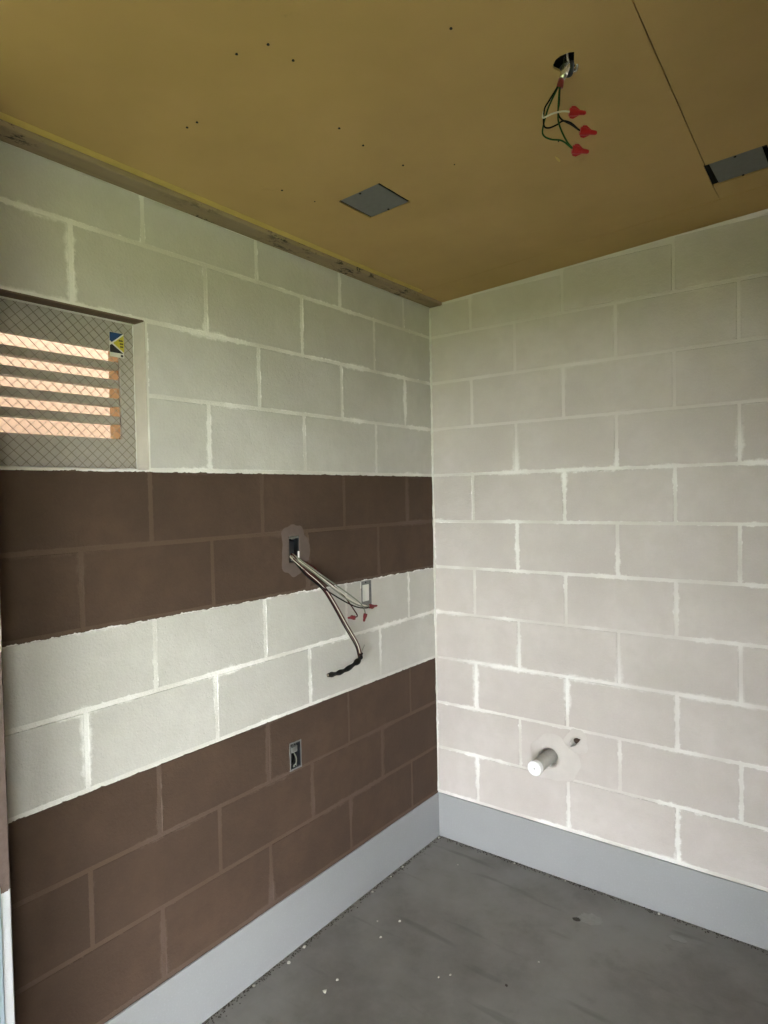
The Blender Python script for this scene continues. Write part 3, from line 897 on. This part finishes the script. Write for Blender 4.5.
# ------------------------------------------------------------------ grey plates set in the ceiling
def cover(R, shift, label):
    u0, u1, v0, v1 = R
    root = empty('ceiling_cover_plate', ((u0+u1)/2, (v0+v1)/2, ceil_z((u0+u1)/2)), label, 'cover plate', 'square grey plates in the ceiling')
    a, b, c, d = shift
    p1 = link('plate', outline_mesh('plate', rect(u0+a, u1-b, v0+c, v1-d), [], 0.0015, lambda u, v, w_: onceil(u, v, w_ - 0.0015)), 'galv')
    P = [p1]
    cx, cy = (u0+u1)/2, (v0+v1)/2
    sl = link('sleeve', outline_mesh('sleeve', rect(u0-0.004, u1+0.004, v0-0.004, v1+0.004), [rect(u0-0.0005, u1+0.0005, v0-0.0005, v1+0.0005)], 0.05, lambda u, v, w_: onceil(u, v, w_ - 0.015)), 'black')
    P.append(sl)
    for du, dv in ((0.5, 0.06), (0.5, 0.94)):
        bm = bmesh.new()
        x, y = u0+(u1-u0)*du, v0+(v1-v0)*dv
        bmesh.ops.create_cone(bm, cap_ends=True, segments=10, radius1=0.0035, radius2=0.003, depth=0.003, matrix=Matrix.Translation((x, y, ceil_z(x)+0.0012)))
        P.append(from_bm('screw', bm, 'black'))
    adopt(root, *P)
cover(V1, (0.009, 0.0085, 0.0012, 0.0035), 'whole square grey plate set in the middle of the tan ceiling')
cover(V2, (0.013, 0.012, 0.002, 0.0085), 'grey plate with black gaps in the ceiling near the right wall')

# ------------------------------------------------------------------ pipe stub and hole in the right wall
pr = empty('pipe_stub', (PIPE[0], 0.0, PIPE[1]-0.03), 'painted drain pipe stub with white cap sticking out of the right wall', 'pipe')
def ring_tube(name, y0, y1, ro, mat, prof=None):
    bm = bmesh.new()
    bm_tube(bm, [Vector((PIPE[0], y, PIPE[1])) for y in (y0, y1)], [ro, ro], 24)
    return from_bm(name, bm, mat, None, False)
pb = ring_tube('pipe', 0.12, -0.128, 0.0265, 'pvc')
bm = bmesh.new()
ys = [-0.122, -0.139, -0.142, -0.142, -0.1405]
rs = [0.0290, 0.0290, 0.0270, 0.0215, 0.0200]
bm_tube(bm, [Vector((PIPE[0], y-0.0001*i, PIPE[1])) for i, y in enumerate(ys)], rs, 24)
cp = from_bm('cap', bm, 'cap')
cp['label'] = 'white plastic cap'
bm = bmesh.new()
bm_tube(bm, [Vector((PIPE[0], -0.1405, PIPE[1])), Vector((PIPE[0], -0.1432, PIPE[1]))], [0.0024, 0.0020], 8)
ck = from_bm('cap_mark', bm, 's_blk')
for k in range(5):
    a = k*2*math.pi/5 + 0.4
    bm_ = bmesh.new()
    bm_box(bm_, (PIPE[0]+0.0135*math.cos(a)-0.0022, -0.1420, PIPE[1]+0.0135*math.sin(a)-0.0010), (PIPE[0]+0.0135*math.cos(a)+0.0022, -0.1410, PIPE[1]+0.0135*math.sin(a)+0.0010))
    t_ = from_bm('raised_mark', bm_, 'galv')
    adopt(pr, t_)
adopt(pr, pb, cp, ck)
mound('mortar_patch', circle(PIPE[0], PIPE[1], 0.041, 60), (PIPE[0]+0.022, PIPE[1]-0.004), 0.105, 0.095, 0.10, 21, 0.006, onright, 'patch_w', wr)
mound('mortar_patch', densify([(0.6412+(a-0.6412)*1.08, 0.56+(b-0.56)*1.08) for a, b in HOLE_R], 8), (0.646, 0.562), 0.048, 0.050, 0.12, 23, 0.004, onright, 'patch_w', wr)
rp = tube('rusty_pipe_end', [(0.640, 0.10, 0.5585), (0.640, 0.05, 0.5585), (0.640, 0.020, 0.5585)], 0.0128, 'rust', None, 12, 2)
tag(rp, 'rusty pipe end deep inside the small ragged hole of the right wall', 'pipe')

# ------------------------------------------------------------------ things on the floor
def chip(x, y, r, seed, mat, name, parent=None):
    rnd = random.Random(seed)
    bm = bmesh.new()
    bmesh.ops.create_icosphere(bm, subdivisions=1, radius=r)
    for v in bm.verts:
        v.co = v.co*rnd.uniform(0.65, 1.25)
        v.co.z *= 0.6
    lo = min(v.co.z for v in bm.verts)
    for v in bm.verts: v.co += Vector((x, y, -lo))
    return from_bm(name, bm, mat, parent)

CHIPS = [((0.209, -0.596), 0.0055, 'pale chip of debris alone on the floor nearest the middle of the left wall'),
         ((0.206, -0.705), 0.005, None), ((0.143, -0.642), 0.004, None), ((0.497, -0.718), 0.0042, None), ((0.471, -0.748), 0.0035, None),
         ((0.216, -0.946), 0.0048, None), ((0.218, -1.007), 0.0075, None), ((0.035, -0.98), 0.0065, None), ((0.022, -0.895), 0.007, None),
         ((0.020, -0.515), 0.005, None), ((0.018, -0.030), 0.007, None), ((0.019, -0.31), 0.0055, None), ((0.018, -0.391), 0.0045, None),
         ((0.194, -0.162), 0.0035, None), ((0.381, -0.018), 0.0045, None), ((0.702, -0.50), 0.0035, None), ((0.953, -0.018), 0.006, None), ((0.60, -0.016), 0.004, None), ((0.02, -1.12), 0.006, None)]
for k, ((x, y), r, _) in enumerate(CHIPS):
    near_l, near_r = x < 0.05, y > -0.05
    if near_l and not near_r: lab, g = 'tiny pale debris chip on the floor against the left grey base', 'debris chips along the left base'
    elif near_r and not near_l: lab, g = 'tiny pale debris chip on the floor against the right grey base', 'debris chips along the right base'
    elif near_l and near_r: lab, g = 'pale debris chip on the floor right in the room corner', None
    elif r > 0.007: lab, g = 'largest pale debris chip lying out on the open floor', None
    else: lab, g = 'tiny pale debris chip lying out on the open floor', 'debris chips on the open floor'
    tag(chip(x, y, r, 100+k, 'stone', 'debris_chip'), lab, 'debris', g)
tag(chip(0.663, -0.656, 0.006, 300, 'dirt', 'dirt_clod'), 'small dark clod of dirt on the floor towards the viewer', 'debris')
def splash(cx, cy, rx, ry, seed, mat, label, name):
    me = outline_mesh(name, ragged(cx, cy, rx, ry, 24, 0.22, seed), [], 0.0008, lambda u, v, w_: Vector((u, v, 0.0009+w_)))
    tag(link(name, me, mat), label, 'stain')
splash(0.765, -0.185, 0.045, 0.030, 31, 'splat', 'pale plaster splash on the floor near the right wall', 'plaster_splash')
splash(0.721, -0.217, 0.013, 0.011, 33, 'dirt', 'dark round oil spot beside the pale plaster splash', 'oil_spot')
splash(1.038, -0.117, 0.03, 0.014, 35, 'splat', 'faint pale smear on the floor further right of the plaster splash', 'plaster_smear')
# loose grit swept into the angle between floor and base
bm = bmesh.new()
rnd = random.Random(5)
for k in range(1800):
    if k % 2: x, y = 0.007 + abs(rnd.gauss(0, 0.010)), -rnd.uniform(0.01, 1.85)
    else: x, y = rnd.uniform(0.01, 1.9), -0.007 - abs(rnd.gauss(0, 0.009))
    r = rnd.uniform(0.0014, 0.0040)
    h = r*rnd.uniform(0.5, 1.0)
    a0 = rnd.uniform(0, 6.28)
    base = [bm.verts.new((x + r*math.cos(a0+i*2.09), y + r*math.sin(a0+i*2.09), 0.0)) for i in range(3)]
    tp = bm.verts.new((x, y, h))
    bm.faces.new(base)
    for i in range(3): bm.faces.new((base[i], base[(i+1) % 3], tp))
gt = from_bm('grit', bm, 'dirt')
tag(gt, 'dark loose grit along the foot of the grey base', 'grit', None, 'stuff')
